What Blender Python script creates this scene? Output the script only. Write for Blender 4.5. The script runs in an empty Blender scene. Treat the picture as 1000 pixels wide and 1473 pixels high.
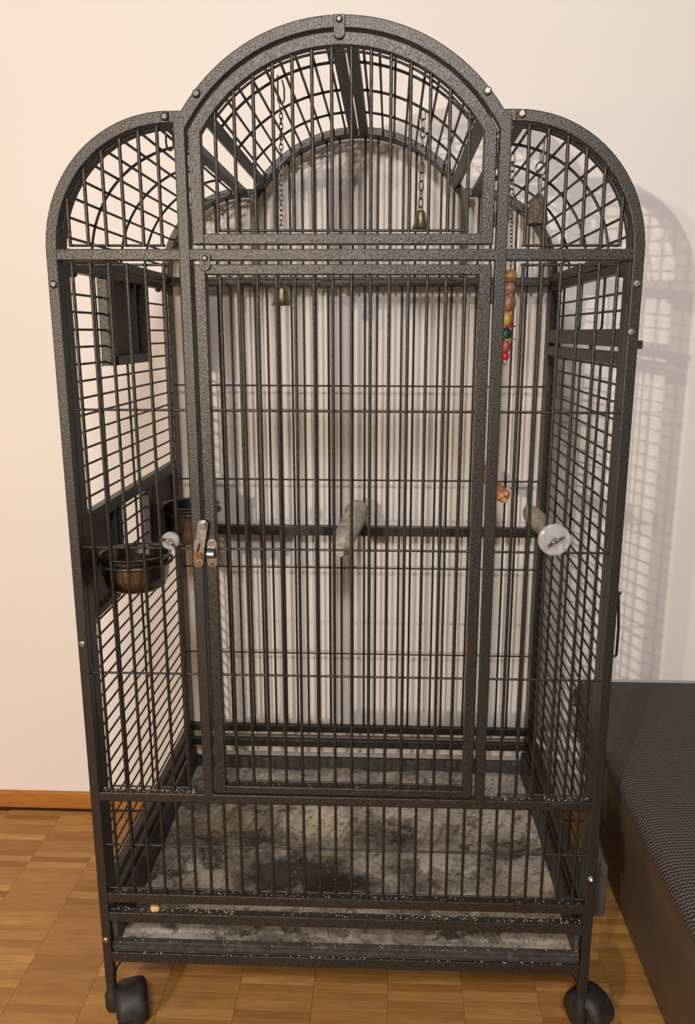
import bpy, bmesh, math, random
from mathutils import Vector, Matrix
random.seed(7)
scene = bpy.context.scene
C = scene.collection
H0 = 0.045                      # height of the cage datum above the floor
PI = math.pi

# ------------------------------------------------------------------ camera
cam_d = bpy.data.cameras.new('camera'); cam = bpy.data.objects.new('camera', cam_d); C.objects.link(cam)
scene.camera = cam
FPX = 1144.25
cam_d.sensor_fit = 'VERTICAL'; cam_d.sensor_height = 24.0; cam_d.lens = FPX * 24.0 / 1473.0
cam_d.shift_x = -23.2 / 1473.0; cam_d.shift_y = 2.84 / 1473.0
cam_d.clip_start = 0.02
PITCH, YAW, ROLL = 0.22442, -0.0327, 0.0032
fwd = Vector((math.sin(YAW)*math.cos(PITCH), math.cos(YAW)*math.cos(PITCH), -math.sin(PITCH)))
rt = Vector((math.cos(YAW), -math.sin(YAW), 0)); up = rt.cross(fwd)
rt2 = rt*math.cos(ROLL) + up*math.sin(ROLL); up2 = up*math.cos(ROLL) - rt*math.sin(ROLL)
mw = Matrix((rt2, up2, -fwd)).transposed().to_4x4()
mw.translation = Vector((0.0665, -1.1087, 1.1 + H0))
cam.matrix_world = mw

# ------------------------------------------------------------------ world, lamps, exposure
world = bpy.data.worlds.new('world'); scene.world = world; world.use_nodes = True
bg = world.node_tree.nodes['Background']
bg.inputs[0].default_value = (1.0, 0.93, 0.87, 1); bg.inputs[1].default_value = 0.16
def lamp(name, kind, loc, energy, col, size, target=None):
    l = bpy.data.lights.new(name, kind); l.energy = energy; l.color = col
    if kind == 'AREA': l.shape = 'SQUARE'; l.size = size
    else: l.shadow_soft_size = size
    o = bpy.data.objects.new(name, l); C.objects.link(o); o.location = loc
    if target is not None:
        o.rotation_euler = (Vector(target) - Vector(loc)).to_track_quat('-Z', 'Y').to_euler()
    return o
lamp('bulb_light', 'POINT', (-0.93, -2.80, 1.30), 142, (1.0, 0.87, 0.75), 0.016)
lamp('bulb_light', 'POINT', (-1.20, -2.85, 1.42), 60, (1.0, 0.83, 0.68), 0.020)
lamp('shade_light', 'POINT', (-2.10, -1.10, 1.35), 21, (1.0, 0.55, 0.15), 0.12)
lamp('ceiling_light', 'AREA', (0.06, -1.9, 2.25), 34, (0.97, 0.90, 0.92), 0.35, (0, 0.3, 0.6))
vs = scene.view_settings
vs.view_transform = 'Standard'; vs.look = 'None'; vs.exposure = 0.13; vs.gamma = 1.0; vs.use_curve_mapping = False

# ------------------------------------------------------------------ material helpers
class NT:
    def __init__(s, name):
        s.m = bpy.data.materials.new(name); s.m.use_nodes = True
        s.t = s.m.node_tree; s.b = s.t.nodes['Principled BSDF']
    def n(s, typ, **kw):
        nd = s.t.nodes.new(typ)
        for k, v in kw.items(): setattr(nd, k, v)
        return nd
    def l(s, a, b): s.t.links.new(a, b)
    def pos(s, scale=(1, 1, 1)):
        g = s.n('ShaderNodeNewGeometry'); mp = s.n('ShaderNodeMapping')
        mp.inputs['Scale'].default_value = scale; s.l(g.outputs['Position'], mp.inputs[0]); return mp.outputs[0]
    def noise(s, vec, scale, detail=3, rough=.5):
        nd = s.n('ShaderNodeTexNoise'); nd.inputs['Scale'].default_value = scale
        nd.inputs['Detail'].default_value = detail; nd.inputs['Roughness'].default_value = rough
        s.l(vec, nd.inputs['Vector']); return nd.outputs['Fac']
    def ramp(s, fac, stops):
        r = s.n('ShaderNodeValToRGB'); e = r.color_ramp.elements
        while len(e) < len(stops): e.new(.5)
        for el, (p, c) in zip(e, stops): el.position = p; el.color = (*c, 1)
        s.l(fac, r.inputs[0]); return r.outputs[0]
    def mix(s, fac, a, b, mode='MIX'):
        m = s.n('ShaderNodeMix', data_type='RGBA', blend_type=mode)
        for sock, v in ((m.inputs[0], fac), (m.inputs[6], a), (m.inputs[7], b)):
            if isinstance(v, (int, float)): sock.default_value = v
            elif isinstance(v, tuple): sock.default_value = (*v, 1)
            else: s.l(v, sock)
        return m.outputs[2]
    def math(s, op, a, b=0.0):
        m = s.n('ShaderNodeMath', operation=op)
        for sock, v in ((m.inputs[0], a), (m.inputs[1], b)):
            if isinstance(v, (int, float)): sock.default_value = v
            else: s.l(v, sock)
        return m.outputs[0]
    def bump(s, h, strength, dist):
        b = s.n('ShaderNodeBump'); b.inputs['Strength'].default_value = strength; b.inputs['Distance'].default_value = dist
        s.l(h, b.inputs['Height']); s.l(b.outputs[0], s.b.inputs['Normal'])
    def set(s, col=None, rough=.5, metal=0.0, **kw):
        if col is not None:
            if isinstance(col, tuple): s.b.inputs['Base Color'].default_value = (*col, 1)
            else: s.l(col, s.b.inputs['Base Color'])
        if isinstance(rough, (int, float)): s.b.inputs['Roughness'].default_value = rough
        else: s.l(rough, s.b.inputs['Roughness'])
        s.b.inputs['Metallic'].default_value = metal
        for k, v in kw.items(): s.b.inputs[k].default_value = v
        return s.m

def hammered(name, lo, hi, rough, sc):
    m = NT(name); p = m.pos()
    n1 = m.noise(p, sc, 2, .6); n2 = m.noise(p, 9, 3)
    c = m.ramp(n1, [(.32, lo), (.55, tuple((a+b)/2 for a, b in zip(lo, hi))), (.72, hi)])
    c = m.mix(m.ramp(n2, [(.35, (0, 0, 0)), (.7, (1, 1, 1))]), c, m.mix(.25, c, (.055, .05, .044)))
    mp = m.n('ShaderNodeMapping', vector_type='TEXTURE'); mp.inputs['Location'].default_value = (.1845, .002, .690); mp.inputs['Scale'].default_value = (.007, .012, .017)
    g0 = m.n('ShaderNodeNewGeometry'); m.l(g0.outputs['Position'], mp.inputs[0]); ln = m.n('ShaderNodeVectorMath', operation='LENGTH'); m.l(mp.outputs[0], ln.inputs[0])
    c = m.mix(m.math('MULTIPLY', m.ramp(ln.outputs['Value'], [(.4, (.85,)*3), (1.0, (0, 0, 0))]), n1), c, (.16, .05, .012))   # rust spot on the door stile
    m.bump(n1, .45, .0012)
    return m.set(c, rough, .7)
M = {}
M['frame'] = hammered('hammered_grey_metal', (.0185, .0168, .0150), (.112, .102, .090), .38, 520)
M['bar'] = hammered('hammered_bar_metal', (.023, .0208, .0186), (.092, .083, .074), .38, 420)
M['steel'] = NT('steel'); M['steel'] = M['steel'].set((.42, .39, .36), .28, 1.0)
def worn_metal(name, a, b, rough, sc):
    m = NT(name); n = m.noise(m.pos(), sc, 4)
    return m.set(m.ramp(n, [(.35, a), (.65, b)]), rough, 1.0)
M['bowl'] = worn_metal('dark_bowl_steel', (.16, .145, .13), (.30, .28, .255), .26, 40)
M['brass'] = worn_metal('dull_brass', (.22, .17, .10), (.36, .29, .19), .42, 90)
M['zinc'] = worn_metal('zinc', (.30, .27, .22), (.62, .57, .48), .3, 300)
M['copper'] = worn_metal('rusty_copper', (.17, .062, .022), (.33, .15, .06), .45, 400)
M['chain'] = worn_metal('chain_steel', (.16, .14, .12), (.33, .30, .26), .35, 200)
M['screw'] = worn_metal('screw_steel', (.24, .22, .19), (.45, .42, .37), .42, 500)
M['dullscrew'] = worn_metal('dull_screw_steel', (.09, .082, .072), (.2, .185, .165), .45, 500)
m = NT('black_hole'); M['hole'] = m.set((.004, .004, .004), .9)
m = NT('rubber'); n = m.noise(m.pos(), 60, 4)
M['rubber'] = m.set(m.ramp(n, [(.4, (.012, .0115, .011)), (.72, (.035, .032, .029))]), .55)
m = NT('wall_paint'); n = m.noise(m.pos(), 130, 3); n2 = m.noise(m.pos(), 1.6, 3)
m.bump(n, .06, .002)
M['wall'] = m.set(m.ramp(n2, [(.3, (.815, .765, .70)), (.7, (.85, .80, .735))]), .85)
m = NT('baseboard_wood'); n = m.noise(m.pos((4, 40, 60)), 6, 4)
M['base'] = m.set(m.ramp(n, [(.3, (.36, .135, .022)), (.7, (.50, .20, .038))]), .42)

def plank_mat():
    m = NT('oak_parquet')
    at = m.n('ShaderNodeAttribute', attribute_name='tone')
    tone = at.outputs['Fac']
    off = m.n('ShaderNodeCombineXYZ'); m.l(m.math('MULTIPLY', tone, 37.0), off.inputs[2])
    ad = m.n('ShaderNodeVectorMath', operation='ADD'); m.l(m.pos((1.0, 9, 1)), ad.inputs[0]); m.l(off.outputs[0], ad.inputs[1])
    g = m.noise(ad.outputs[0], 14, 5, .6); g2 = m.noise(ad.outputs[0], 55, 3)
    base = m.ramp(tone, [(0, (.29, .128, .024)), (.5, (.40, .192, .042)), (1, (.60, .32, .088))])
    c = m.mix(m.ramp(g, [(.35, (0, 0, 0)), (.7, (1, 1, 1))]), base, m.mix(.55, base, (.17, .072, .018)))
    c = m.mix(m.math('MULTIPLY', g2, .28), c, (.50, .27, .085))
    st = m.noise(m.pos(), 5.5, 5, .65)
    c = m.mix(m.ramp(st, [(.66, (0, 0, 0)), (.74, (.5, .5, .5))]), c, (.09, .045, .018))
    m.bump(g2, .08, .001)
    return m.set(c, .58)
M['plank'] = plank_mat()
m = NT('joint_filler'); M['joint'] = m.set((.05, .020, .006), .9)

def litter_mat():
    m = NT('tray_litter'); p = m.pos()
    wob = m.n('ShaderNodeTexNoise'); wob.inputs['Scale'].default_value = 22; wob.inputs['Detail'].default_value = 6; wob.inputs['Roughness'].default_value = .65; m.l(p, wob.inputs['Vector'])
    wm = m.n('ShaderNodeVectorMath', operation='MULTIPLY_ADD'); m.l(wob.outputs['Color'], wm.inputs[0])
    wm.inputs[1].default_value = (.13, .13, .0); m.l(p, wm.inputs[2])
    pw = wm.outputs[0]
    big = m.noise(pw, 8, 6, .68); mid = m.noise(pw, 26, 6, .7); fine = m.noise(p, 110, 6, .75); grit = m.noise(p, 480, 3, .7)
    c = m.ramp(big, [(.34, (.16, .135, .105)), (.45, (.42, .37, .30)), (.56, (.62, .56, .47)), (.70, (.74, .68, .58))])
    c = m.mix(m.ramp(m.noise(p, 13, 4), [(.54, (0, 0, 0)), (.66, (.55, .55, .55))]), c, (.42, .30, .155))
    c = m.mix(m.ramp(mid, [(.36, (.85, .85, .85)), (.47, (0, 0, 0))]), c, (.055, .047, .037))
    def blob(cx, cy, rx, ry, col, amt, tex=None, soft=.6):
        nonlocal c
        mp = m.n('ShaderNodeMapping', vector_type='TEXTURE'); mp.inputs['Location'].default_value = (cx+.065, cy+.065, .15)
        mp.inputs['Scale'].default_value = (rx, ry, 5); m.l(pw, mp.inputs[0])
        ln = m.n('ShaderNodeVectorMath', operation='LENGTH'); m.l(mp.outputs[0], ln.inputs[0])
        f = m.ramp(ln.outputs['Value'], [(soft, (amt,)*3), (1.0, (0, 0, 0))])
        if tex is not None: f = m.math('MULTIPLY', f, tex)
        c = m.mix(f, c, col)
    spk = m.ramp(mid, [(.42, (1, 1, 1)), (.62, (.15, .15, .15))])
    blob(-.31, .25, .15, .22, (.035, .030, .024), .9, spk, .35)
    blob(-.19, .40, .14, .07, (.045, .039, .031), .9, spk, .35)
    blob(-.17, .30, .16, .06, (.045, .039, .031), .9, spk, .35)
    blob(.07, .33, .10, .07, (.045, .040, .032), .95, spk, .5)
    blob(.19, .21, .20, .05, (.05, .043, .034), .85, spk, .35)
    blob(.31, .29, .06, .05, (.03, .025, .02), .95, spk, .5)
    blob(-.08, .345, .080, .070, (.72, .62, .44), .8)
    blob(-.27, .345, .13, .05, (.44, .31, .15), .6, None, .3)
    blob(-.245, .18, .065, .05, (.74, .60, .42), .8, None, .4)
    blob(.34, .12, .09, .08, (.48, .36, .15), .7, None, .3)
    blob(.16, .25, .045, .06, (.80, .71, .58), .7)
    blob(-.10, .195, .16, .075, (.016, .0143, .012), .93, None, .55)
    blob(-.02, .165, .09, .06, (.016, .0143, .012), .93, None, .5)
    blob(-.12, .06, .24, .036, (.02, .018, .015), .95, spk, .5)
    blob(.20, .055, .11, .030, (.025, .022, .018), .95, spk, .5)
    c = m.mix(m.ramp(fine, [(.36, (.8, .8, .8)), (.46, (0, 0, 0))]), c, (.035, .03, .024))
    c = m.mix(m.ramp(fine, [(.60, (0, 0, 0)), (.70, (.55, .55, .55))]), c, (.50, .43, .32))
    c = m.mix(m.ramp(grit, [(.62, (0, 0, 0)), (.70, (.5, .5, .5))]), c, (.60, .53, .41))
    h = m.math('ADD', m.math('MULTIPLY', fine, 1.0), m.math('MULTIPLY', grit, .5))
    m.bump(h, .8, .004)
    return m.set(c, .92)
M['litter'] = litter_mat()
def dirty_metal():
    m = NT('dirty_tray_metal'); p = m.pos(); n = m.noise(p, 60, 5, .7); n2 = m.noise(p, 300, 3, .7)
    c = m.ramp(n, [(.38, (.03, .028, .025)), (.6, (.06, .055, .048)), (.74, (.17, .145, .11))])
    c = m.mix(m.ramp(n2, [(.64, (0, 0, 0)), (.72, (.7, .7, .7))]), c, (.33, .29, .22))
    m.bump(n2, .3, .001)
    return m.set(c, .6, .1)
M['tray'] = dirty_metal()
def weave():
    m = NT('woven_sofa_fabric')
    g = m.n('ShaderNodeNewGeometry'); sp = m.n('ShaderNodeSeparateXYZ')
    nz = m.n('ShaderNodeTexNoise'); nz.inputs['Scale'].default_value = 30; m.l(g.outputs['Position'], nz.inputs['Vector'])
    wm = m.n('ShaderNodeVectorMath', operation='MULTIPLY_ADD'); m.l(nz.outputs['Color'], wm.inputs[0]); wm.inputs[1].default_value = (.0035,)*3
    m.l(g.outputs['Position'], wm.inputs[2]); m.l(wm.outputs[0], sp.inputs[0])
    py = m.math('ADD', sp.outputs[1], m.math('MULTIPLY', sp.outputs[2], .6))
    k = 2*PI/.0070
    sx = m.math('SINE', m.math('MULTIPLY', sp.outputs[0], 2*PI/.0058))
    row = m.math('MULTIPLY', py, k)
    zig = m.math('ADD', row, m.math('MULTIPLY', sx, 1.0))
    rib = m.math('SINE', zig)
    h = m.math('ADD', m.math('MULTIPLY', rib, .5), .5)
    fine = m.noise(m.pos(), 700, 2)
    c = m.ramp(h, [(.10, (.030, .023, .019)), (.6, (.10, .082, .071)), (.95, (.185, .155, .135))])
    c = m.mix(m.math('MULTIPLY', fine, .4), c, (.03, .025, .022))
    m.bump(h, .9, .0025)
    return m.set(c, .95)
M['weave'] = weave()
m = NT('sofa_side_leatherette'); n = m.noise(m.pos(), 220, 3)
m.bump(n, .12, .001); M['sofaside'] = m.set(m.ramp(m.noise(m.pos(), 6, 3), [(.3, (.11, .074, .046)), (.7, (.135, .093, .058))]), .62)
def solid(name, a, b, sc, rough=.6, bump=0.0, **kw):
    m = NT(name); n = m.noise(m.pos(), sc, 4, .6)
    if bump: m.bump(n, bump, .003)
    return m.set(m.ramp(n, [(.35, a), (.65, b)]), rough, 0.0, **kw)
M['concrete'] = solid('perch_concrete', (.34, .30, .23), (.60, .55, .44), 90, .9, .5)
M['bark'] = solid('perch_grit', (.24, .185, .115), (.48, .40, .28), 120, .9, .6)
M['stick'] = solid('chewed_wood', (.30, .11, .035), (.52, .24, .09), 70, .7, .3)
M['chewed'] = solid('fresh_chewed_wood', (.52, .28, .13), (.66, .40, .22), 120, .8, .4)
M['pumice'] = solid('pumice', (.055, .04, .026), (.19, .145, .095), 260, .95, .9)
M['husk'] = solid('seed_husk', (.33, .27, .18), (.66, .58, .45), 150, .8)
M['pellet'] = solid('food_pellet', (.55, .34, .12), (.75, .52, .24), 120, .75)
BEAD = [('amber', (.30, .16, .045), (.42, .24, .07)), ('pinkish', (.32, .16, .09), (.42, .23, .15)), ('brown', (.21, .10, .045), (.30, .16, .07)),
        ('yellow', (.42, .25, .04), (.55, .35, .06)), ('green', (.012, .05, .035), (.02, .085, .055)), ('red', (.30, .05, .03), (.40, .09, .055)), ('scarlet', (.42, .008, .015), (.55, .02, .03))]
for nme, a, b in BEAD: M['bead_'+nme] = solid('bead_'+nme, a, b, 60, .42)
m = NT('clear_plastic')
M['clear'] = m.set((.93, .95, .96), .22, 0.0, **{'Transmission Weight': .75, 'IOR': 1.40})
m = NT('grey_painted_metal'); n = m.noise(m.pos(), 40, 3)
M['greyplate'] = m.set(m.ramp(n, [(.3, (.062, .058, .052)), (.7, (.095, .088, .079))]), .5, .3)
M['plate'] = solid('dark_plate', (.022, .020, .018), (.034, .031, .028), 30, .5)

# ------------------------------------------------------------------ mesh helpers (cage coordinates: z measured from H0)
def box(bm, x0, x1, y0, y1, z0, z1):
    if x0 > x1: x0, x1 = x1, x0
    v = [bm.verts.new((x, y, z)) for x in (x0, x1) for y in (y0, y1) for z in (z0, z1)]
    for f in ((0, 1, 3, 2), (4, 6, 7, 5), (0, 4, 5, 1), (2, 3, 7, 6), (0, 2, 6, 4), (1, 5, 7, 3)): bm.faces.new([v[i] for i in f])
def beam(bm, a, b, w, h, upv=(0, 0, 1)):
    a, b = Vector(a), Vector(b); d = (b-a).normalized(); s = d.cross(Vector(upv)).normalized(); u = s.cross(d)
    v = [bm.verts.new(p + s*w/2*i + u*h/2*j) for p in (a, b) for i, j in ((-1, -1), (1, -1), (1, 1), (-1, 1))]
    for f in ((3, 2, 1, 0), (4, 5, 6, 7), (0, 1, 5, 4), (1, 2, 6, 5), (2, 3, 7, 6), (3, 0, 4, 7)): bm.faces.new([v[i] for i in f])
def arcbar(bm, cx, cz, ri, ro, a0, a1, y0, y1, n=28):
    rings = []
    for i in range(n+1):
        a = a0 + (a1-a0)*i/n; c, s = math.cos(a), math.sin(a)
        rings.append([bm.verts.new((cx+r*c, y, cz+r*s)) for r, y in ((ri, y0), (ro, y0), (ro, y1), (ri, y1))])
    for A, B in zip(rings, rings[1:]):
        for k in range(4): bm.faces.new((A[k], A[(k+1) % 4], B[(k+1) % 4], B[k]))
    bm.faces.new(rings[0]); bm.faces.new(rings[-1][::-1])
def tube(bm, pts, r, n=8, closed=False, caps=True):
    pts = [Vector(p) for p in pts]; rings = []; prev = None; N = len(pts)
    for i, p in enumerate(pts):
        if closed: d = pts[(i+1) % N] - pts[i-1]
        else: d = pts[min(i+1, N-1)] - pts[max(i-1, 0)]
        d.normalize()
        if prev is None: u = d.cross(Vector((0, 0, 1)) if abs(d.z) < .9 else Vector((1, 0, 0))).normalized()
        else: u = (prev - d*prev.dot(d)).normalized()
        prev = u; w = d.cross(u); rr = r[i] if isinstance(r, (list, tuple)) else r
        rings.append([bm.verts.new(p + (u*math.cos(2*PI*k/n) + w*math.sin(2*PI*k/n))*rr) for k in range(n)])
    seq = list(zip(rings, rings[1:])) + ([(rings[-1], rings[0])] if closed else [])
    for A, B in seq:
        for k in range(n): bm.faces.new((A[k], A[(k+1) % n], B[(k+1) % n], B[k]))
    if caps and not closed: bm.faces.new(rings[0][::-1]); bm.faces.new(rings[-1])
def lathe(bm, prof, mat=None, n=24):
    rings = []
    for r, z in prof:
        rings.append([bm.verts.new((max(r, 1e-5)*math.cos(2*PI*k/n), max(r, 1e-5)*math.sin(2*PI*k/n), z)) for k in range(n)])
    for A, B in zip(rings, rings[1:]):
        for k in range(n): bm.faces.new((A[k], A[(k+1) % n], B[(k+1) % n], B[k]))
    if mat is not None: bmesh.ops.transform(bm, matrix=mat, verts=[v for R in rings for v in R])
def finish(bm, name, mat, parent=None, smooth=False, bevel=0.0, dz=H0):
    bmesh.ops.remove_doubles(bm, verts=bm.verts, dist=1e-6)
    bmesh.ops.recalc_face_normals(bm, faces=bm.faces)
    if bevel:
        es = [e for e in bm.edges if len(e.link_faces) == 2 and e.calc_face_angle(0) > .7]
        bmesh.ops.bevel(bm, geom=es, offset=bevel, segments=2, affect='EDGES', profile=.5, clamp_overlap=True)
    if dz: bmesh.ops.translate(bm, verts=bm.verts, vec=(0, 0, dz))
    me = bpy.data.meshes.new(name); bm.to_mesh(me); bm.free()
    if smooth:
        for p in me.polygons: p.use_smooth = True
        me.set_sharp_from_angle(angle=math.radians(40))
    me.materials.append(mat)
    o = bpy.data.objects.new(name, me); C.objects.link(o); o.parent = parent
    return o
def tag(o, label, cat, group=None, kind=None):
    if label: o['label'] = label
    if cat: o['category'] = cat
    if group: o['group'] = group
    if kind: o['kind'] = kind
    return o
def thing(name, label, cat, group=None, loc=(0, 0, 0)):
    o = bpy.data.objects.new(name, None); C.objects.link(o); o.location = loc; o.empty_display_size = .05
    return tag(o, label, cat, group)

_b = bmesh.new(); bmesh.ops.create_cone(_b, cap_ends=True, segments=10, radius1=1, radius2=1, depth=1, matrix=Matrix.Translation((0, 0, .5)))
UNIT = bpy.data.meshes.new('bar')
for f in _b.faces: f.smooth = len(f.verts) == 4
_b.to_mesh(UNIT); _b.free(); UNIT.materials.append(M['bar'])
def rod(name, a, b, r, parent, mesh=None):
    """a straight bar as an object of its own, all bars sharing one mesh"""
    a, b = Vector(a), Vector(b); d = b-a
    o = bpy.data.objects.new(name, mesh or UNIT); C.objects.link(o); o.parent = parent
    o.location = a + Vector((0, 0, H0)); o.rotation_mode = 'QUATERNION'; o.rotation_quaternion = d.to_track_quat('Z', 'Y')
    o.scale = (r, r, d.length); return o
def bent(name, pts, r, parent, mat=None, closed=False, n=8):
    bm = bmesh.new(); tube(bm, pts, r, n, closed); return finish(bm, name, mat or M['bar'], parent, True)

# ------------------------------------------------------------------ the setting
YW = 0.622
bm = bmesh.new(); box(bm, -3.0, 3.0, YW, YW+.12, 0, 2.7)
tag(finish(bm, 'wall_back', M['wall'], dz=0), 'cream painted wall behind the bird cage', 'wall', kind='structure')
bm = bmesh.new(); box(bm, -3.0, 3.0, -3.2, YW, -.05, -.0012)
floor = finish(bm, 'floor', M['joint'], dz=0)
tag(floor, 'oak strip parquet floor', 'floor', kind='structure')
bm = bmesh.new(); box(bm, -3.0, 3.0, YW-.011, YW-.0002, .0008, .0445)
tag(finish(bm, 'baseboard_back', M['base'], bevel=.003, dz=0), 'orange-brown wooden baseboard along the cream wall', 'baseboard', kind='structure')

PW, PL, XJ = .01905, .1327, -.723
VAR = []
def plank_geo(bm, x0, x1, y0, y1):
    g = .0002; b = .0004
    lo = [bm.verts.new((x, y, -.006)) for x, y in ((x0+g, y0+g), (x1-g, y0+g), (x1-g, y1-g), (x0+g, y1-g))]
    md = [bm.verts.new((x, y, -.0004)) for x, y in ((x0+g, y0+g), (x1-g, y0+g), (x1-g, y1-g), (x0+g, y1-g))]
    tp = [bm.verts.new((x, y, 0)) for x, y in ((x0+b, y0+b), (x1-b, y0+b), (x1-b, y1-b), (x0+b, y1-b))]
    fs = [bm.faces.new(tp)]
    for k in range(4):
        j = (k+1) % 4; fs.append(bm.faces.new((lo[k], lo[j], md[j], md[k]))); fs.append(bm.faces.new((md[k], md[j], tp[j], tp[k])))
    return fs
def tone_attr(me, vals):
    a = me.attributes.new('tone', 'FLOAT', 'FACE')
    for i, v in enumerate(vals): a.data[i].value = v
for k in range(22):
    bm = bmesh.new(); plank_geo(bm, -PL/2, PL/2, -PW/2, PW/2)
    bmesh.ops.recalc_face_normals(bm, faces=bm.faces)
    me = bpy.data.meshes.new('plank'); bm.to_mesh(me); bm.free(); me.materials.append(M['plank'])
    t = min(1, max(0, random.gauss(.5, .24)))
    if k >= 20: t = random.uniform(.85, 1)
    tone_attr(me, [t]*len(me.polygons)); VAR.append(me)
rest = bmesh.new(); rest_t = []; npl = 0
for ci in range(-18, 22):
    x0 = XJ + ci*PL; xc = x0+PL/2; offy = random.uniform(0, PW)
    for ri in range(-170, 2):
        yc = YW - .011 + offy - PW/2 + ri*PW
        if yc + PW/2 > YW - .004 or xc < -2.9 or xc > 2.9: continue
        vis = (xc < -.37 and yc > -.005 + max(0, (-.72-xc)*.9) and xc > -.95) or (-.37 < xc < .5 and -.01 < yc < .135) or (.40 < xc < .52 and yc < .33 and yc > 0)
        if vis and npl < 300:
            o = bpy.data.objects.new('plank', random.choice(VAR)); C.objects.link(o); o.parent = floor; o.location = (xc, yc, 0); npl += 1
        elif yc > -1.6 and -1.4 < xc < 1.4:
            fs = plank_geo(rest, x0, x0+PL, yc-PW/2, yc+PW/2); rest_t += [min(1, max(0, random.gauss(.5, .24)))]*len(fs)
bmesh.ops.recalc_face_normals(rest, faces=rest.faces)
me = bpy.data.meshes.new('parquet_planks'); rest.to_mesh(me); rest.free(); me.materials.append(M['plank']); tone_attr(me, rest_t)
o = bpy.data.objects.new('parquet_planks', me); C.objects.link(o); o.parent = floor; o['kind'] = 'stuff'

# ------------------------------------------------------------------ the bird cage
cage = thing('bird_cage', 'tall dark grey metal bird cage with a domed top on casters', 'bird cage')
T = .015; D = .59
AC, AO, AI = 1.2368, .252, .2365        # main arch centre height, outer and inner radius
SX, SZ, SO, SI = .2245, 1.2034, .1755, .1605
PX = .2115                              # centre of the inner posts
RB, RW = .0024, .0018                   # bar and cross wire radii
def frame_mesh(name, y0, y1, rails, inner_from, parent):
    bm = bmesh.new()
    for s in (-1, 1):
        box(bm, s*.385, s*.400, y0, y1, .036, SZ+.003)
        a0, a1 = (-.022, PI/2) if s > 0 else (PI+.022, PI/2)
        arcbar(bm, s*SX, SZ, SI, SO, a0, a1, y0+.0002, y1-.0002, 20)
        box(bm, s*(PX-.007), s*(SX+.0005), y0+.0005, y1-.0005, SZ+SI, SZ+SO)
        box(bm, s*(PX-T/2), s*(PX+T/2), y0, y1, inner_from, 1.372)
    t0 = math.acos((PX+.004)/((AO+AI)/2)); arcbar(bm, 0, AC, AI, AO, t0, PI-t0, y0+.0003, y1-.0003, 40)
    for z0, z1 in rails: box(bm, -.386, .386, y0+.0006, y1-.0006, z0, z1)
    return finish(bm, name, M['frame'], parent, bevel=.0014)
front = frame_mesh('front_frame', 0, T, [(1.1935, 1.2085), (.3775, .3925), (.1925, .2095), (.155, .1735), (.078, .097)], .385, cage)
back = frame_mesh('back_frame', D-T, D, [(1.1915, 1.2095), (.6655, .6865), (.1925, .2095), (.155, .1735), (.078, .097)], 1.2, cage)

YB, YH = .0055, .0100
XL = [-.3674 + .02507*i for i in range(6)]
def arch_top(x, r=.2185): return AC + math.sqrt(max(r*r - x*x, 0))
def shoulder_top(x, r): 
    a = abs(x); return SZ + (r if a < SX else math.sqrt(max(r*r - (a-SX)**2, 0)))
for s in (-1, 1):
    for x in XL:
        X = x if s < 0 else -x
        rod('bar', (X, YB, .3975), (X, YB, 1.1905), RB, front)
        rod('bar', (X, YB, 1.2115), (X, YB, shoulder_top(X, SI-.002)), RB, front)
    xo, xi = s*.3700, s*.2395
    rod('wire', (xo, YH, .3985), (xi, YH, .3985), RW, front); rod('wire', (xo, YH, 1.1885), (xi, YH, 1.1885), RW, front)
    rod('wire', (xo, YH, 1.2135), (xi, YH, 1.2135), RW, front)
    for z in (.992, .790, .5915): rod('wire', (s*.386, YH, z), (s*.2185, YH, z), RW, front)
    pts = [(s*SX + s*(SI-.004)*math.cos(t), YH, SZ+(SI-.004)*math.sin(t)) for t in [math.radians(12 + 76*i/16) for i in range(17)]]
    bent('edge_wire', pts, RW, front)
for i in range(30):
    X = -.3664 + .02527*i
    rod('bar', (X, YB, .2105), (X, YB, .3765), RB, front)
for z in (.2135, .2935, .3735): rod('wire', (-.386, YH, z), (.386, YH, z), RW, front)
for i in range(30):
    X = -.3664 + .02527*i; a = abs(X)
    top = AC + math.sqrt((AI+.005)**2 - a*a) if a < PX-.005 else shoulder_top(X, SI+.004)
    rod('bar', (X, D-.010, .205), (X, D-.010, top), RB, back)
for z in (.990, .788, .590, .3865): rod('wire', (-.386, D-.0055, z), (.386, D-.0055, z), RW, back)

# screws, shared mesh
_b = bmesh.new(); lathe(_b, [(0, -.0030), (.0028, -.0028), (.0046, -.0018), (.0056, 0), (.0056, .001)], None, 16)
for ang in (0, PI/2):
    mt = Matrix.Rotation(ang+.4, 4, 'Z'); vs0 = len(_b.verts)
    box(_b, -.0032, .0032, -.0006, .0006, -.0034, -.0024); _b.verts.ensure_lookup_table()
    bmesh.ops.transform(_b, matrix=mt, verts=_b.verts[vs0:])
bmesh.ops.recalc_face_normals(_b, faces=_b.faces)
SCREW = bpy.data.meshes.new('screw'); _b.to_mesh(SCREW); _b.free(); SCREW.materials.append(M['screw'])
SCREW2 = SCREW.copy(); SCREW2.materials.clear(); SCREW2.materials.append(M['dullscrew'])
def screw(x, z, parent, y=-.0004, sc=1.0, mesh=SCREW):
    o = bpy.data.objects.new('screw', mesh); C.objects.link(o); o.parent = parent
    o.location = (x, y, z+H0); o.rotation_euler = (-PI/2, random.uniform(0, 1.5), 0); o.scale = (sc, sc, sc); return o
for x, z in ((-.1866, 1.3984), (.1862, 1.3995), (-.2292, 1.3715), (.231, 1.3725), (-.3925, 1.1623), (.3925, 1.1641), (.3900, 1.1013), (-.3925, .6417), (.3915, .2597), (-.3930, .1216)):
    screw(x, z, front, mesh=SCREW if x > .1 or z < 1.0 else SCREW2)
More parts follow.
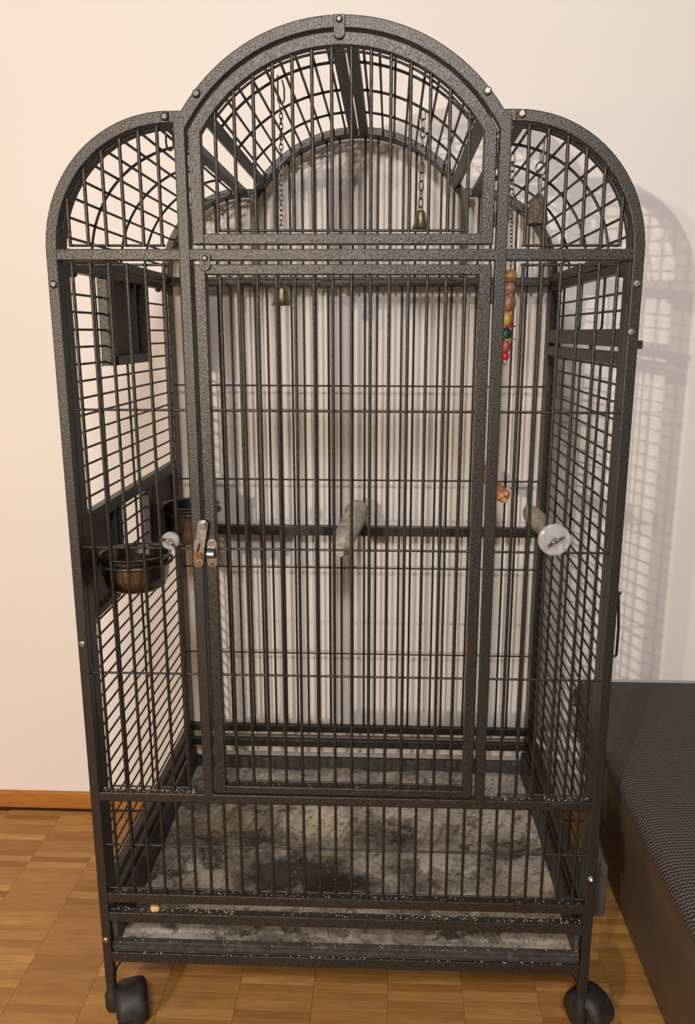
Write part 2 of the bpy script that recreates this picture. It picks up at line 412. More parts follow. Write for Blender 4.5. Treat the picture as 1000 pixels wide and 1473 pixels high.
b2 = bmesh.new(); tube(b2, [(.3885, -.012, .266), (.3915, .0, .2597)], .0022, 8)   # long bolt shank standing out
finish(b2, 'bolt', M['screw'], front, True)
bm = bmesh.new(); lathe(bm, [(0, -.0004), (.0034, -.0004), (.0034, .001)], Matrix.Translation((.3895, 0, .1272)) @ Matrix.Rotation(PI/2, 4, 'X'), 14)
o = finish(bm, 'bolt_hole', M['hole'], front); o.location.y = -.0003

# retaining tabs with rounded lower end
def tab(x, zt, zb, w):
    bm = bmesh.new(); r = w/2; pts = [(x-r, zt), (x+r, zt)] + [(x + r*math.cos(t), zb+r+r*math.sin(t)) for t in [-PI*i/10 for i in range(11)]]
    A = [bm.verts.new((px, -.0032, pz)) for px, pz in pts]; B = [bm.verts.new((px, -.0002, pz)) for px, pz in pts]
    bm.faces.new(A); bm.faces.new(B[::-1])
    for k in range(len(A)): bm.faces.new((A[k], B[k], B[(k+1) % len(A)], A[(k+1) % len(A)]))
    o = finish(bm, 'swivel_tab', M['frame'], front, bevel=.0006); screw(x, zt-.006, front, -.0034, .8, SCREW2)
tab(-.0023, 1.4878, 1.4600, .0145); tab(-.1834, 1.2020, 1.1800, .0145)

# dome door
bm = bmesh.new()
DO, DI = .2330, .2170
for s in (-1, 1): box(bm, s*.184, s*.2005, .0005, T, 1.2139, 1.3550)
t0 = math.acos(.1965/((DO+DI)/2)); arcbar(bm, 0, AC, DI, DO, t0, PI-t0, .0008, T, 40)
box(bm, -.185, .185, .0007, T, 1.2139, 1.2280)
dome = finish(bm, 'dome_door', M['frame'], cage, bevel=.0014)
for i in range(14):
    X = -.1651 + .0254*i; rod('bar', (X, YB, 1.2300), (X, YB, min(arch_top(X, DI+.001), 1.47)), RB, dome)
rod('wire', (-.168, YH, 1.2325), (.168, YH, 1.2325), RW, dome)
pts = [((DI-.004)*math.cos(t), YH, AC+(DI-.004)*math.sin(t)) for t in [math.radians(38 + 104*i/30) for i in range(31)]]
bent('edge_wire', pts, RW, dome)
for z in (1.335, 1.245): rod('hinge_pin', (.2022, .004, z-.010), (.2022, .004, z+.010), .0021, dome)

# main door
bm = bmesh.new()
for s in (-1, 1): box(bm, s*.1840, s*.2000, .0005, T, .3955, 1.1888)
box(bm, -.185, .185, .0007, T, 1.1752, 1.1887); box(bm, -.185, .185, .0007, T, .3956, .4080)
door = finish(bm, 'front_door', M['frame'], cage, bevel=.0014)
for i in range(14):
    X = -.1656 + .02548*i; rod('bar', (X, YB, .4090), (X, YB, 1.1745), RB, door)
for z in (.4125, .5915, .790, .992, 1.1705): rod('wire', (-.184, YH, z), (.184, YH, z), RW, door)
for z in (1.15, .45): rod('hinge_pin', (.2020, .004, z-.012), (.2020, .004, z+.012), .0021, door)
# hasp latch
def plate(bm, a, b, w, y0, y1, seg=8):
    a, b = Vector(a), Vector(b); d = (b-a).normalized(); n = Vector((-d.y, d.x)); r = w/2; P = []
    for k in range(seg+1): t = -PI/2 + PI*k/seg; P.append(b + d*r*math.cos(t) + n*r*math.sin(t))
    for k in range(seg+1): t = PI/2 + PI*k/seg; P.append(a + d*r*math.cos(t) + n*r*math.sin(t))
    A = [bm.verts.new((p.x, y0, p.y)) for p in P]; B = [bm.verts.new((p.x, y1, p.y)) for p in P]
    bm.faces.new(A); bm.faces.new(B[::-1])
    for k in range(len(A)): bm.faces.new((A[k], B[k], B[(k+1) % len(A)], A[(k+1) % len(A)]))
bm = bmesh.new(); plate(bm, (-.2105, .772), (-.2095, .800), .0145, -.0022, 0); lb = finish(bm, 'latch_base', M['zinc'], door, bevel=.0005)
bm = bmesh.new(); plate(bm, (-.2088, .784), (-.2005, .830), .0150, -.0085, -.0060); la = finish(bm, 'latch_arm', M['zinc'], door, bevel=.0005)
bm = bmesh.new(); tube(bm, [(-.2005, -.0135, .829), (-.2005, -.006, .829)], .0052, 14); finish(bm, 'latch_rivet', M['steel'], door, True)
bm = bmesh.new(); tube(bm, [(-.2088, -.0120, .785), (-.2088, -.002, .785)], .0055, 14); finish(bm, 'latch_screw', M['copper'], door, True)
bm = bmesh.new(); tube(bm, [(-.2098, -.0105, .789), (-.2060, -.0105, .804)], .0012, 8); finish(bm, 'latch_pin', M['copper'], door, True)
bm = bmesh.new(); tube(bm, [(-.2108, -.0035, .7700), (-.2108, -.002, .7700)], .0038, 14); finish(bm, 'latch_screw', M['copper'], door, True)
bm = bmesh.new(); plate(bm, (-.1905, .772), (-.1898, .800), .0150, -.0022, .0004); finish(bm, 'latch_keeper', M['zinc'], door, bevel=.0005)
bm = bmesh.new()
arc = [(-.1905 , -.002 - .011*math.sin(PI*k/12), .7795 + .015*(1-math.cos(PI*k/12))/2) for k in range(13)]
for A, B in zip(arc, arc[1:]): beam(bm, A, B, .0100, .0016, (0, .3, 1) if abs(B[2]-A[2]) < .001 else (0, -1, 0))
finish(bm, 'latch_staple', M['steel'], door)
for z, mk in ((.7695, 'copper'), (.8025, 'zinc')):
    bm = bmesh.new(); tube(bm, [(-.1903, -.0036, z), (-.1903, -.002, z)], .0034, 14); finish(bm, 'latch_screw', M[mk], door, True)

# side panels
XS = .392
ZH = [1.1525 - .02492*k for k in range(39)]
YV = (.142, .276, .408)
def side(s):
    bm = bmesh.new()
    for z0, z1 in ((1.1822, 1.1950), (.1925, .2095), (.155, .1735), (.078, .097)): box(bm, s*.3845, s*.3995, T, D-T, z0, z1)
    for y0, y1 in ((.0155, .0420), (D-.042, D-.0155)): box(bm, s*.3848, s*.3992, y0, y1, .19, 1.1945)
    return finish(bm, 'side_panel', M['frame'], cage, bevel=.0014)
def wires(s, p, skip):
    for z in ZH:
        if z < .215: continue
        segs = [(.035, D-.035)]
        for (ya, yb, za, zb) in skip:
            if za < z < zb:
                new = []
                for a, b in segs:
                    if yb <= a or ya >= b: new.append((a, b)); continue
                    if ya > a + .01: new.append((a, ya))
                    if yb < b - .01: new.append((yb, b))
                segs = new
        for a, b in segs: rod('wire', (s*XS, a, z), (s*XS, b, z), .0019, p)
left = side(-1); right = side(1)
wires(-1, left, [(.180, .388, 1.045, 1.18), (.02, .178, .668, .834), (.375, .56, .668, .834), (0, .59, .812, .836)])
wires(1, right, [(0, .59, 1.058, 1.182)])
for y in YV:
    for a, b in ([(.209, 1.05), (1.18, 1.184)] if y == YV[1] else ([(.209, .669), (.83, 1.184)] if y != YV[1] else [])):
        rod('bar', (-XS+.0035, y, a), (-XS+.0035, y, b), .0022, left)
    rod('bar', (XS-.0035, y, .209), (XS-.0035, y, 1.064), .0022, right)
# left: feeder rail and swing doors
bm = bmesh.new(); box(bm, -.3995, -.3845, .042, D-.042, .8135, .8335)
finish(bm, 'feeder_rail', M['frame'], left, bevel=.0014)
def feeder(y0, y1, z0, yslot):
    bm = bmesh.new(); box(bm, -.3975, -.3945, y0, y1, z0, .8132); box(bm, -.3975, -.3870, y0, y1, z0-.012, z0)
    for y in yslot: box(bm, -.3975, -.3860, y, y+.009, z0, .8132)
    return finish(bm, 'feeder_door', M['plate'], cage, bevel=.0008)
fd1 = feeder(.0425, .165, .674, (.045, .156)); fd2 = feeder(.375, .547, .674, (.375, .5385))
bm = bmesh.new(); box(bm, -.3985, -.386, .182, .195, .674, .8132); finish(bm, 'feeder_post', M['frame'], left, bevel=.001)
bm = bmesh.new(); box(bm, -.3985, -.386, .346, .368, .674, .8132); finish(bm, 'feeder_post', M['frame'], left, bevel=.001)
bm = bmesh.new(); box(bm, -.3985, -.386, .180, .370, .660, .674); finish(bm, 'feeder_sill', M['frame'], left, bevel=.001)
# left: small sliding hatch near the top
bm = bmesh.new()
for y0, y1 in ((.180, .200), (.368, .388)): box(bm, -.3985, -.3780, y0, y1, 1.046, 1.1818)
box(bm, -.3985, -.3780, .180, .388, 1.046, 1.062)
hatch = finish(bm, 'hatch_frame', M['frame'], cage, bevel=.001)
bm = bmesh.new(); box(bm, -.3960, -.3930, .225, .368, 1.062, 1.1818); finish(bm, 'hatch_plate', M['plate'], hatch, bevel=.0006)
bm = bmesh.new(); box(bm, -.3985, -.3860, .330, .340, 1.062, 1.1818); finish(bm, 'hatch_rib', M['plate'], hatch, bevel=.0006)
for s, p in ((-1, left), (1, right)):
    for y in (.07, .50): 
        bm = bmesh.new(); lathe(bm, [(0, -.006), (.004, -.0055), (.006, -.003), (.006, .0006)], Matrix.Translation((s*.392, y, 1.1820)), 12); finish(bm, 'bolt', M['plate'], p, True)
# right: nest box hatch
bm = bmesh.new()
box(bm, .3850, .3985, .042, D-.042, 1.081, 1.106); box(bm, .3850, .3985, .042, D-.042, 1.056, 1.0745)
nest = finish(bm, 'nest_hatch', M['frame'], cage, bevel=.0012)
for y in (.178, .328, .472):
    pts = [(.3955, y, 1.1822), (.3955, y, 1.112), (.3955, y+.0012, 1.1085), (.3955, y+.006, 1.106)]
    bent('bar', pts, .0021, nest)
for z in (1.1555, 1.1315): rod('wire', (.3935, .042, z), (.3935, D-.042, z), .0019, nest)
for y in (.205, .455): 
    bm = bmesh.new(); box(bm, .3855, .3905, y, y+.009, 1.0735, 1.0815); finish(bm, 'hatch_hinge', M['frame'], nest)
bm = bmesh.new(); box(bm, .400, .4135, .022, .034, 1.079, 1.0905); finish(bm, 'hatch_knob', M['plate'], nest, bevel=.001)
# right: wire handle and grey guard bracket
hp = [(.399, .055, .7155)] + [(.4165 - .004*math.cos(t) + .004, .055, .7095+.004*math.sin(t)+.002) for t in [PI/2 - PI/2*k/5 for k in range(6)]] + [(.4205, .055, .66), (.4205, .055, .6165)] + [(.4165+.004*math.cos(t), .055, .6165-.004*math.sin(t)) for t in [PI/2*k/5 for k in range(1, 6)]] + [(.399, .055, .6125)]
bent('side_handle', hp, .0022, right)
bm = bmesh.new()
v = [(.4005, .04, .158), (.4300, .04, .158), (.4300, .04, .252), (.4230, .04, .262), (.4005, .04, .262)]
A = [bm.verts.new(p) for p in v]; B = [bm.verts.new((p[0], .10, p[2]+.012)) for p in v]
bm.faces.new(A); bm.faces.new(B[::-1])
for k in range(5): bm.faces.new((A[k], B[k], B[(k+1) % 5], A[(k+1) % 5]))
o = finish(bm, 'side_bracket', M['greyplate'], cage, bevel=.0015); o['label'] = 'plain grey metal bracket on the right side near the floor'

# roof panels
def roof(name, cx, cz, ri, ro, a0, a1, nw, s):
    bm = bmesh.new(); rm = (ri+ro)/2
    arcbar(bm, cx, cz, ri, ro-.0015, a0, a1, .0155, .0385, 24); arcbar(bm, cx, cz, ri, ro-.0015, a0, a1, D-.0385, D-.0155, 24)
    for k, a in enumerate((a0, a1)):
        p = Vector((cx + rm*math.cos(a), 0, cz + rm*math.sin(a))); tdir = Vector((-math.sin(a), 0, math.cos(a))); nrm = Vector((math.cos(a), 0, math.sin(a)))
        sg = 1 if (a1 > a0) == (k == 0) else -1
        p = p + tdir*sg*(.0075 if k or cx == 0 else .0018)
        beam(bm, p + Vector((0, .016, 0)), p + Vector((0, D-.016, 0)), .0165, .0135, nrm)
    o = finish(bm, 'roof_panel', M['frame'], cage, bevel=.0012)
    for i in range(1, nw+1):
        a = a0 + (a1-a0)*(i/(nw+1)); x, z = cx + rm*math.cos(a), cz + rm*math.sin(a)
        rod('wire', (x, .036, z), (x, D-.036, z), .0021, o)
    r2 = rm - .0038
    for y in YV: bent('arc_wire', [(cx + r2*math.cos(a0+(a1-a0)*k/24), y, cz + r2*math.sin(a0+(a1-a0)*k/24)) for k in range(25)], .0022, o)
    return o
tn = math.acos(.196/((AI+AO)/2))
roof('dome', 0, AC, AI, AO, tn, PI/2-.010, 9, 1); roof('dome', 0, AC, AI, AO, PI-tn, PI/2+.010, 9, -1)
roof('shoulder', SX, SZ, SI, SO, .0, PI/2, 9, 1); roof('shoulder', -SX, SZ, SI, SO, PI, PI/2, 9, -1)

# pull-out tray with litter
bm = bmesh.new()
box(bm, -.383, .383, .004, .5735, .097, .0985)
box(bm, -.383, .383, .0025, .0130, .1010, .1165); box(bm, -.383, .383, .0000, .0120, .1040, .1110)
box(bm, -.383, .383, .565, .5735, .098, .134)
for s in (-1, 1): box(bm, s*.3835, s*.3760, .010, .568, .098, .158)
tray = finish(bm, 'tray', M['tray'], cage, bevel=.0012)
bm = bmesh.new(); NX, NY = 96, 70
G = [[bm.verts.new((-.3755 + .751*i/NX, .0135 + .551*j/NY, .1045 + .004*(math.sin(i*.23+1.3*math.sin(j*.11))*math.cos(j*.19+i*.05)) + random.uniform(0, .0022))) for j in range(NY+1)] for i in range(NX+1)]
for i in range(NX):
    for j in range(NY): bm.faces.new((G[i][j], G[i+1][j], G[i+1][j+1], G[i][j+1]))
o = finish(bm, 'litter', M['litter'], tray, True); o['label'] = 'soiled grey and black litter layer in the tray'

# legs' braces and casters
for sx in (-1, 1):
    for yy in (.008, D-.008):
        pts = [(sx*(.388 - .045*(1-math.cos(t))), yy + (.008 if yy < .3 else -.008), .036 + .045*math.sin(t)) for t in [PI/2*k/10 for k in range(11)]]
        bent('brace_wire', pts, .0017, cage)
def caster(x, y, yaw, lx, ly):
    zc = -.0075; R = .0370; w = .0245
    mt = Matrix.Translation((x, y, zc)) @ Matrix.Rotation(yaw, 4, 'Z') @ Matrix.Rotation(PI/2, 4, 'Y')
    c = bmesh.new(); half = [(0, -w), (.010, -w), (.011, -w+.002), (.024, -w+.0015), (.030, -w+.001), (R-.009, -w+.003), (R-.004, -w+.007), (R-.0008, -w+.013), (R, -.002), (R-.002, -.001)]
    lathe(c, half + [(r_, -z_) for r_, z_ in reversed(half)], mt, 32); wo = finish(c, 'wheel', M['rubber'], None, True)
    h = bmesh.new()            # rounded hood over the upper part of the wheel
    ax = (Matrix.Rotation(yaw, 3, 'Z') @ Vector((1, 0, 0))); fw = Vector((-ax.y, ax.x, 0)); cc = Vector((x, y, zc)); up_ = Vector((0, 0, 1))
    W2 = w+.0012; ro = R+.0022
    hp_ = [(R-.0005, -W2+.010), (R-.012, -W2+.001), (R-.010, -W2-.0002), (R-.0045, -W2+.002), (ro-.0025, -W2+.0055), (ro-.0005, -W2+.0105), (ro, -W2+.016)]
    prof = hp_ + [(r_, -q) for r_, q in reversed(hp_)]
    n = 22; rg = []
    for k in range(n+1):
        t = math.radians(-8 + 186*k/n); u = fw*math.cos(t) + up_*math.sin(t)
        rg.append([h.verts.new(cc + u*r_ + ax*q) for r_, q in prof])
    m_ = len(prof)
    for A, B in zip(rg, rg[1:]):
        for k in range(m_): h.faces.new((A[k], A[(k+1) % m_], B[(k+1) % m_], B[k]))
    h.faces.new(rg[0]); h.faces.new(rg[-1][::-1])
    ho = finish(h, 'caster', M['rubber'], cage, True); wo.parent = ho
    s_ = bmesh.new(); lathe(s_, [(0, -.022), (.0100, -.021), (.0125, -.014), (.0125, .010), (.009, .016), (.008, .0365), (0, .0365)], Matrix.Translation((lx, ly, .0)), 18)
    finish(s_, 'swivel_stem', M['rubber'], ho, True)
caster(-.3590, .006, .34, -.3925, .0075); caster(.4110, .022, .70, .3925, .0075)
caster(-.3600, .560, .3, -.3925, .5825); caster(.3600, .560, -.3, .3925, .5825)

# ------------------------------------------------------------------ bowls in their rings
def bowl(x, y, z, r, h, label, fd):
    prof = [(0, z-h), (r*.70, z-h), (r*.84, z-h+.005), (r*.95, z-h*.55), (r*.97, z-.004), (r*1.04, z-.001), (r*1.05, z+.0008), (r*1.02, z+.0016), (r*.95, z-.001), (r*.925, z-h*.55), (r*.80, z-h+.007), (r*.66, z-h+.003), (0, z-h+.003)]
    bm = bmesh.new(); lathe(bm, prof, Matrix.Translation((x, y, 0)), 40)
    tag(finish(bm, 'food_bowl', M['bowl'], None, True), label, 'bowl', 'steel feeding bowls')
    zr = z-.0125; rr = r*.985+.0032
    ring = [(x + rr*math.cos(t), y + rr*math.sin(t), zr) for t in [2*PI*k/40 for k in range(40)]]
    bm = bmesh.new(); tube(bm, ring, .0028, 8, True)
    for q in (-.018, .018): tube(bm, [(x - rr*math.sqrt(1-(q/rr)**2), y+q, zr), (-.3950, y+q, zr)], .0026, 8)
    finish(bm, 'bowl_ring', M['bar'], fd, True)
bowl(-.3285, .0730, .765, .0535, .056, 'dark steel feeding bowl nearest the front bars, on the left side', fd1)
bowl(-.3290, .430, .766, .0545, .076, 'deeper steel feeding bowl at the rear left, behind the latch post', fd2)

# ------------------------------------------------------------------ perches
def washer(x, y, z, r, par, ang, th=.004):
    bm = bmesh.new(); lathe(bm, [(.003, -th), (r*.93, -th), (r, -th*.7), (r, th*.7), (r*.93, th), (.003, th)], Matrix.Translation((x, y, z)) @ Matrix.Rotation(PI/2, 4, 'X'), 36)
    finish(bm, 'washer', M['clear'], par, True)
    bm = bmesh.new(); mt = Matrix.Translation((x, y-th, z)) @ Matrix.Rotation(ang, 4, 'Y')
    s0 = len(bm.verts); lathe(bm, [(0, .010), (.0028, .010), (.0034, .006), (.0048, .001), (.0050, 0)], Matrix.Rotation(PI/2, 4, 'X'), 12)
    for s in (-1, 1):
        pts = [(s*.002, -.003, 0), (s*.006, -.0045, 0), (s*.0095, -.0075, 0), (s*.0120, -.0105, 0)]; tube(bm, pts, [.0024, .0020, .0026, .0018], 8)
    bmesh.ops.transform(bm, matrix=mt, verts=bm.verts[:])
    finish(bm, 'wing_nut', M['steel'], par, True)
def perch(label, a, b, radii, mat, wob, n=14):
    t = thing('perch', label, 'perch')
    a, b = Vector(a), Vector(b); rnd = random.Random(label); N = len(radii)
    P = [a.lerp(b, i/(N-1)) + Vector((rnd.uniform(-wob, wob), 0, rnd.uniform(-wob, wob))) for i in range(N)]
    bm = bmesh.new(); tube(bm, P, radii, n); o = finish(bm, 'perch_body', mat, t, True); return t, P
t, P = perch('thick gritty stone-coloured perch bolted to the middle of the back bars', (.004, .572, .735), (-.029, .345, .693), [.012, .0225, .025, .0225, .0250, .0225, .0205, .0225, .0195, .020, .0175, .010], M['concrete'], .0015, 18)
rod('mount_bolt', (.004, .560, .735), (.004, .592, .735), .004, t)
t, P = perch('short gritty tan perch behind a large clear washer, right front bars', (.3025, .016, .8115), (.3040, .235, .805), [.0135, .0145, .0125, .0145, .014, .0155, .0145, .015, .012, .006], M['bark'], .0012, 16)
washer(.3025, -.0015, .8125, .0228, t, -.55); rod('mount_bolt', (.3025, -.004, .8125), (.3025, .03, .8115), .0026, t)
t, P = perch('chewed reddish-brown wooden perch stub on the back bars at right', (.2525, .570, .826), (.290, .430, .788), [.010, .0125, .0130, .0125, .0135, .0150], M['stick'], .001, 9)
bm = bmesh.new()
d = (Vector((.290, .430, .788)) - Vector((.2525, .570, .826))).normalized(); e = Vector((.290, .430, .788))
for k, (ox, oz, L, r) in enumerate(((-.004, .003, .012, .0065), (.006, .004, .006, .0060), (.001, -.006, .016, .0055), (-.007, -.003, .005, .0050))):
    tube(bm, [e + Vector((ox, .0, oz)) - d*.006, e + Vector((ox, 0, oz)) + d*L*.5, e + Vector((ox*1.1, 0, oz*1.1)) + d*L], [r, r*.8, r*.25], 6)
finish(bm, 'chewed_end', M['chewed'], t)
rod('mount_bolt', (.2525, .565, .826), (.2525, .592, .826), .004, t)
t = thing('perch_bolt', 'small clear plastic washer with wing nut left of the door latch', 'bolt')
washer(-.2495, -.003, .8050, .0128, t, .5); rod('mount_bolt', (-.2495, -.004, .805), (-.2495, .030, .805), .0026, t)

# ------------------------------------------------------------------ hanging toys
def link_mesh(L, W, r):
    bm = bmesh.new(); a = (L-W)/2; pts = []
    for k in range(7): t = -PI/2 + PI*k/6; pts.append((W/2*math.sin(t)*1.0, 0, a + W/2*math.cos(t)))
    for k in range(7): t = PI/2 + PI*k/6; pts.append((W/2*math.sin(t), 0, -a + W/2*math.cos(t)))
    tube(bm, pts, r, 6, True); bmesh.ops.recalc_face_normals(bm, faces=bm.faces)
    me = bpy.data.meshes.new('chain_link'); bm.to_mesh(me); bm.free(); me.materials.append(M['chain'])
    for p in me.polygons: p.use_smooth = True
    return me
def chain(par, a, b, L, W, r):
    me = link_mesh(L, W, r); a, b = Vector(a), Vector(b); step = L - 2.2*r; n = max(1, round((b-a).length/step)); dirn = (b-a)
    for i in range(n):
        o = bpy.data.objects.new('chain_link', me); C.objects.link(o); o.parent = par
        o.location = a + dirn*((i+.5)/n) + Vector((0, 0, H0)); o.rotation_euler = (0, 0, .5 + (PI/2 if i % 2 else 0) + random.uniform(-.2, .2))
def bell(par, x, y, ztop, r, h, mat):
    bm = bmesh.new(); zt = ztop
    lathe(bm, [(0, zt), (r*.30, zt), (r*.46, zt-h*.06), (r*.55, zt-h*.18), (r*.64, zt-h*.5), (r*.78, zt-h*.82), (r, zt-h), (r*.95, zt-h), (r*.72, zt-h*.8), (r*.58, zt-h*.5), (r*.45, zt-h*.15), (0, zt-h*.1)], Matrix.Translation((x, y, 0)), 24)
    b = finish(bm, 'bell', mat, par, True)
    bent('bell_loop', [(x + .0035*math.cos(t), y, zt+.002+.0045*math.sin(t)) for t in [PI*k/8 for k in range(9)]], .0011, b, mat)
    bm = bmesh.new(); bmesh.ops.create_uvsphere(bm, u_segments=10, v_segments=8, radius=r*.2, matrix=Matrix.Translation((x, y, zt-h*.93))); finish(bm, 'clapper', mat, b, True)
def ring_pts(x, y, z, r, ang=0, n=20): return [(x + r*math.cos(t)*math.cos(ang), y + r*math.cos(t)*math.sin(ang), z + r*math.sin(t)) for t in [2*PI*k/n for k in range(n)]]
# long chain and bell
t = thing('hanging_bell', 'long thin chain with a brass bell, hanging left of centre', 'bell')
X, Y = -.1012, .1745
hk = [(X-.0032, Y, 1.470), (X-.0036, Y, 1.446)] + [(X+.0012-.0048*math.cos(a), Y, 1.4365-.0048*math.sin(a)) for a in [PI*k/8 for k in range(9)]] + [(X+.006, Y, 1.452), (X+.003, Y, 1.463)]
bent('hook', hk, .0014, t, M['chain'])
chain(t, (X+.001, Y, 1.432), (-.1047, Y, 1.174), .0092, .0052, .0009)
bell(t, -.1047, Y, 1.170, .0178, .029, M['brass'])
# short chain and bell
t = thing('hanging_bell', 'short chain of large links with a bell, right half of dome', 'bell')
chain(t, (.1155, .300, 1.452), (.1140, .300, 1.3035), .0155, .0085, .0011)
bell(t, .1140, .300, 1.2990, .0150, .0285, M['brass'])
# bead string
t = thing('bead_toy', 'string of coloured wooden beads hanging on a chain behind the right post', 'bird toy')
chain(t, (.2490, .200, 1.3660), (.2500, .200, 1.290), .0150, .0070, .0010)
chain(t, (.2510, .200, 1.2900), (.2535, .200, 1.203), .0075, .0046, .0008)
bent('ring', ring_pts(.2525, .2, 1.300, .009, .9), .0007, t, M['chain'])
zz = [(.2529, 1.1871, .0112, .0100, 'amber'), (.2525, 1.1685, .0092, .0092, 'pinkish'), (.2520, 1.1455, .0120, .0128, 'brown'), (.2508, 1.1205, .0092, .0108, 'yellow'), (.2502, 1.0985, .0090, .0100, 'green'), (.2500, 1.0790, .0084, .0102, 'red'), (.2504, 1.0636, .0068, .0060, 'scarlet')]
for x, z, r, hh, cn in zz:
    bm = bmesh.new(); lathe(bm, [(.0015, -hh)] + [(r*math.cos(q)**.75, hh*math.sin(q)) for q in [math.radians(-72 + 144*k/12) for k in range(13)]] + [(.0015, hh)], Matrix.Translation((x, .2, z)), 22)
    finish(bm, 'bead', M['bead_'+cn], t, True)
for z, L, cn, ang in ((1.1095, .014, 'scarlet', .1), (1.0892, .015, 'yellow', -.1)):
    bm = bmesh.new(); tube(bm, [(.2485, .196, z), (.2500+L, .190, z+.001)], [.0020, .0011], 8); finish(bm, 'peg', M['bead_'+cn], t, True)
bent('end_ring', ring_pts(.2502, .2, 1.0545, .0042, .3), .0009, t, M['chain'])
rod('cord', (.2500, .2, 1.058), (.2535, .2, 1.204), .0011, t)
# pumice block
t = thing('pumice_toy', 'brown pumice block hanging from a hook and ring in right shoulder', 'bird toy')
X, Y = .2792, .118
bent('hook', [(X+.0020, Y, 1.372), (X+.0020, Y, 1.345), (X+.0015, Y, 1.338), (X-.0005, Y, 1.336), (X-.0020, Y, 1.3385), (X-.0018, Y, 1.350)], .0014, t, M['chain'])
bent('ring', ring_pts(X-.0008, Y, 1.3290, .0088, .5), .0012, t, M['chain'])
bent('eyelet', [(X-.0025, Y, 1.292), (X-.0028, Y, 1.318), (X-.0010, Y, 1.3225), (X+.0010, Y, 1.318), (X+.0004, Y, 1.300), (X, Y, 1.291)], .0012, t, M['chain'])
bm = bmesh.new(); lathe(bm, [(0, 1.2965), (.0030, 1.2962), (.0095, 1.2885), (.0105, 1.2865)], Matrix.Translation((X-.0008, Y, 0)) , 10); finish(bm, 'cap', M['zinc'], t)
bm = bmesh.new(); rnd = random.Random(3)
pr = [(.0095, 1.2872), (.0120, 1.2830), (.0150, 1.2680), (.0172, 1.2560), (.0165, 1.2535), (.0, 1.2535)]
lathe(bm, [(0, 1.2872)] + pr, None, 12)
for v in bm.verts: v.co.x *= (1 + rnd.uniform(-.06, .06)); v.co.y *= (1 + rnd.uniform(-.06, .06)); v.co.z += rnd.uniform(-.0008, .0008)
bmesh.ops.translate(bm, verts=bm.verts, vec=(X-.0030, Y, 0)); finish(bm, 'pumice_block', M['pumice'], t)
# empty hook
hk = [(-.2468, .068, 1.3715), (-.2470, .068, 1.3540), (-.2460, .068, 1.3480), (-.2430, .068, 1.3450), (-.2395, .068, 1.3455), (-.2372, .068, 1.3485), (-.2368, .068, 1.3560), (-.2374, .068, 1.3630)]
o = bent('wire_hook', hk, .0015, None, M['chain']); tag(o, 'empty bent wire hook in the top corner of left shoulder', 'hook')

# ------------------------------------------------------------------ food scraps
bm = bmesh.new(); bmesh.ops.create_icosphere(bm, subdivisions=2, radius=1); rnd = random.Random(5)
for v in bm.verts: v.co *= 1 + rnd.uniform(-.14, .14)
bmesh.ops.scale(bm, verts=bm.verts, vec=(.0078, .0055, .0052)); bmesh.ops.translate(bm, verts=bm.verts, vec=(-.3110, .0068, .1784))
tag(finish(bm, 'food_pellet', M['pellet'], None, True), 'orange-yellow food crumb lying on the lower front rail at left', 'food')
bm = bmesh.new(); rnd = random.Random(11)
def flake(x, y, z, L, w):
    a = rnd.uniform(0, PI); c, s = math.cos(a)*L/2, math.sin(a)*L/2; cx, sy = -math.sin(a)*w/2, math.cos(a)*w/2; h = rnd.uniform(.0004, .0016)
    V = [bm.verts.new((x-c, y-s, z+.0002)), bm.verts.new((x+cx, y+sy, z+h*.4+.0002)), bm.verts.new((x+c, y+s, z+rnd.uniform(.0002, h))), bm.verts.new((x-cx, y-sy, z+h*.4+.0002)), bm.verts.new((x, y, z+h+.0006))]
    for f in ((0, 1, 4), (1, 2, 4), (2, 3, 4), (3, 0, 4), (3, 2, 1, 0)): bm.faces.new([V[i] for i in f])
def sprinkle(n, x0, x1, y0, y1, z, Lm=.004):
    for _ in range(n): flake(rnd.uniform(x0, x1), rnd.uniform(y0, y1), z, rnd.uniform(.0012, Lm), rnd.uniform(.0008, .0018))
sprinkle(80, -.383, -.222, .003, .014, .3925, .0035); sprinkle(50, .23, .383, .003, .014, .3925, .0035)
sprinkle(190, -.383, .383, .003, .014, .2095, .0030); sprinkle(60, -.383, -.18, .003, .014, .1735, .005)
sprinkle(90, .10, .383, .003, .014, .1735, .005); sprinkle(70, -.1, .2, .003, .014, .1735, .003)
sprinkle(45, -.382, .382, .001, .011, .1165, .005); sprinkle(50, -.382, .382, .0005, .003, .097, .0065)
sprinkle(420, -.37, .37, .02, .55, .1085, .0045); sprinkle(70, .28, .37, .02, .12, .109, .007)
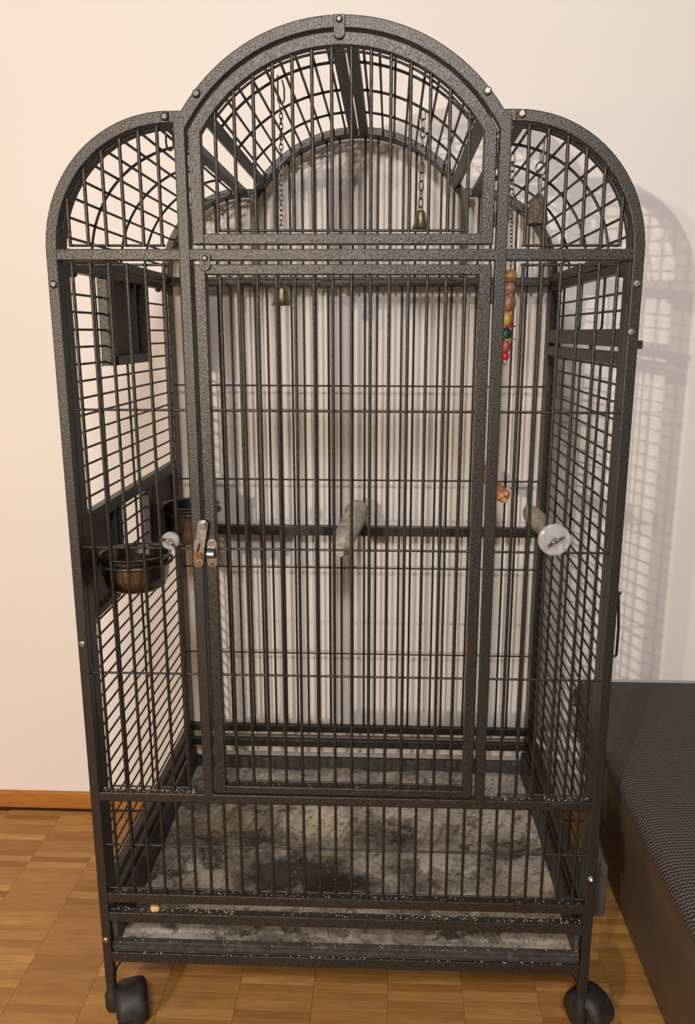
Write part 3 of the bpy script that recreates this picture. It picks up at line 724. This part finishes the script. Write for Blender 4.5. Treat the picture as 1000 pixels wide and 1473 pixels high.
sprinkle(30, -.18, .18, .003, .014, .408, .003)
tag(finish(bm, 'seed_husks', M['husk']), 'pale seed husks scattered over the lower rails and tray', 'seed husks', kind='stuff')

# ------------------------------------------------------------------ sofa beside the cage
sofa = thing('sofa', 'dark brown sofa end with a woven top, beside the cage', 'sofa', loc=(.9, 0, 0))
def sofa_part(name, mat, prof, x_right, y_front, y_back, rc, smooth=True):
    """prof: (inset from the left edge, height) from the bottom up, swept round the rear-left corner"""
    bm = bmesh.new(); rows = []
    for ins, z in prof:
        x0 = .483 + ins; yb = y_back - ins; r = max(rc - max(ins, 0), .012)
        row = [(x_right, yb)] + [(x_right + (x0 + r - x_right)*k/6, yb) for k in range(1, 6)]
        row += [(x0 + r - r*math.sin(t), yb - r + r*math.cos(t)) for t in [PI/2*k/8 for k in range(9)]]
        row += [(x0, yb - r + (y_front - yb + r)*k/14) for k in range(1, 15)]
        rows.append([bm.verts.new((x - .9, y, z)) for x, y in row])
    for A, B in zip(rows, rows[1:]):
        for k in range(len(A)-1): bm.faces.new((A[k], A[k+1], B[k+1], B[k]))
    T_ = rows[-1]; n = len(T_); R_ = [bm.verts.new((x_right - .9, v.co.y, T_[0].co.z)) for v in T_]
    for k in range(n-1): bm.faces.new((T_[k], T_[k+1], R_[k+1], R_[k]))
    bm.faces.new([r_[-1] for r_ in rows] + [R_[-1]] + ([] if rows[0][-1].co.z > .1 else [bm.verts.new((x_right - .9, y_front, 0))]))
    return finish(bm, name, mat, sofa, smooth, dz=0)
side_prof = [(.062, .0), (.059, .03), (.046, .11), (.030, .20), (.015, .27), (.010, .305), (.012, .335), (.03, .345)]
sofa_part('sofa_base', M['sofaside'], side_prof, 1.6, -2.0, .600, .045)
R_ = .030
top_prof = [(.012, .330), (.004, .334)] + [(R_ - R_*math.cos(t) + .0, .350 + (R_-.004)*math.sin(t)) for t in [math.radians(90*k/8) for k in range(9)]] + [(.06, .3785), (.12, .3805)]
sofa_part('sofa_cushion', M['weave'], top_prof, 1.6, -2.0, .602, .05)
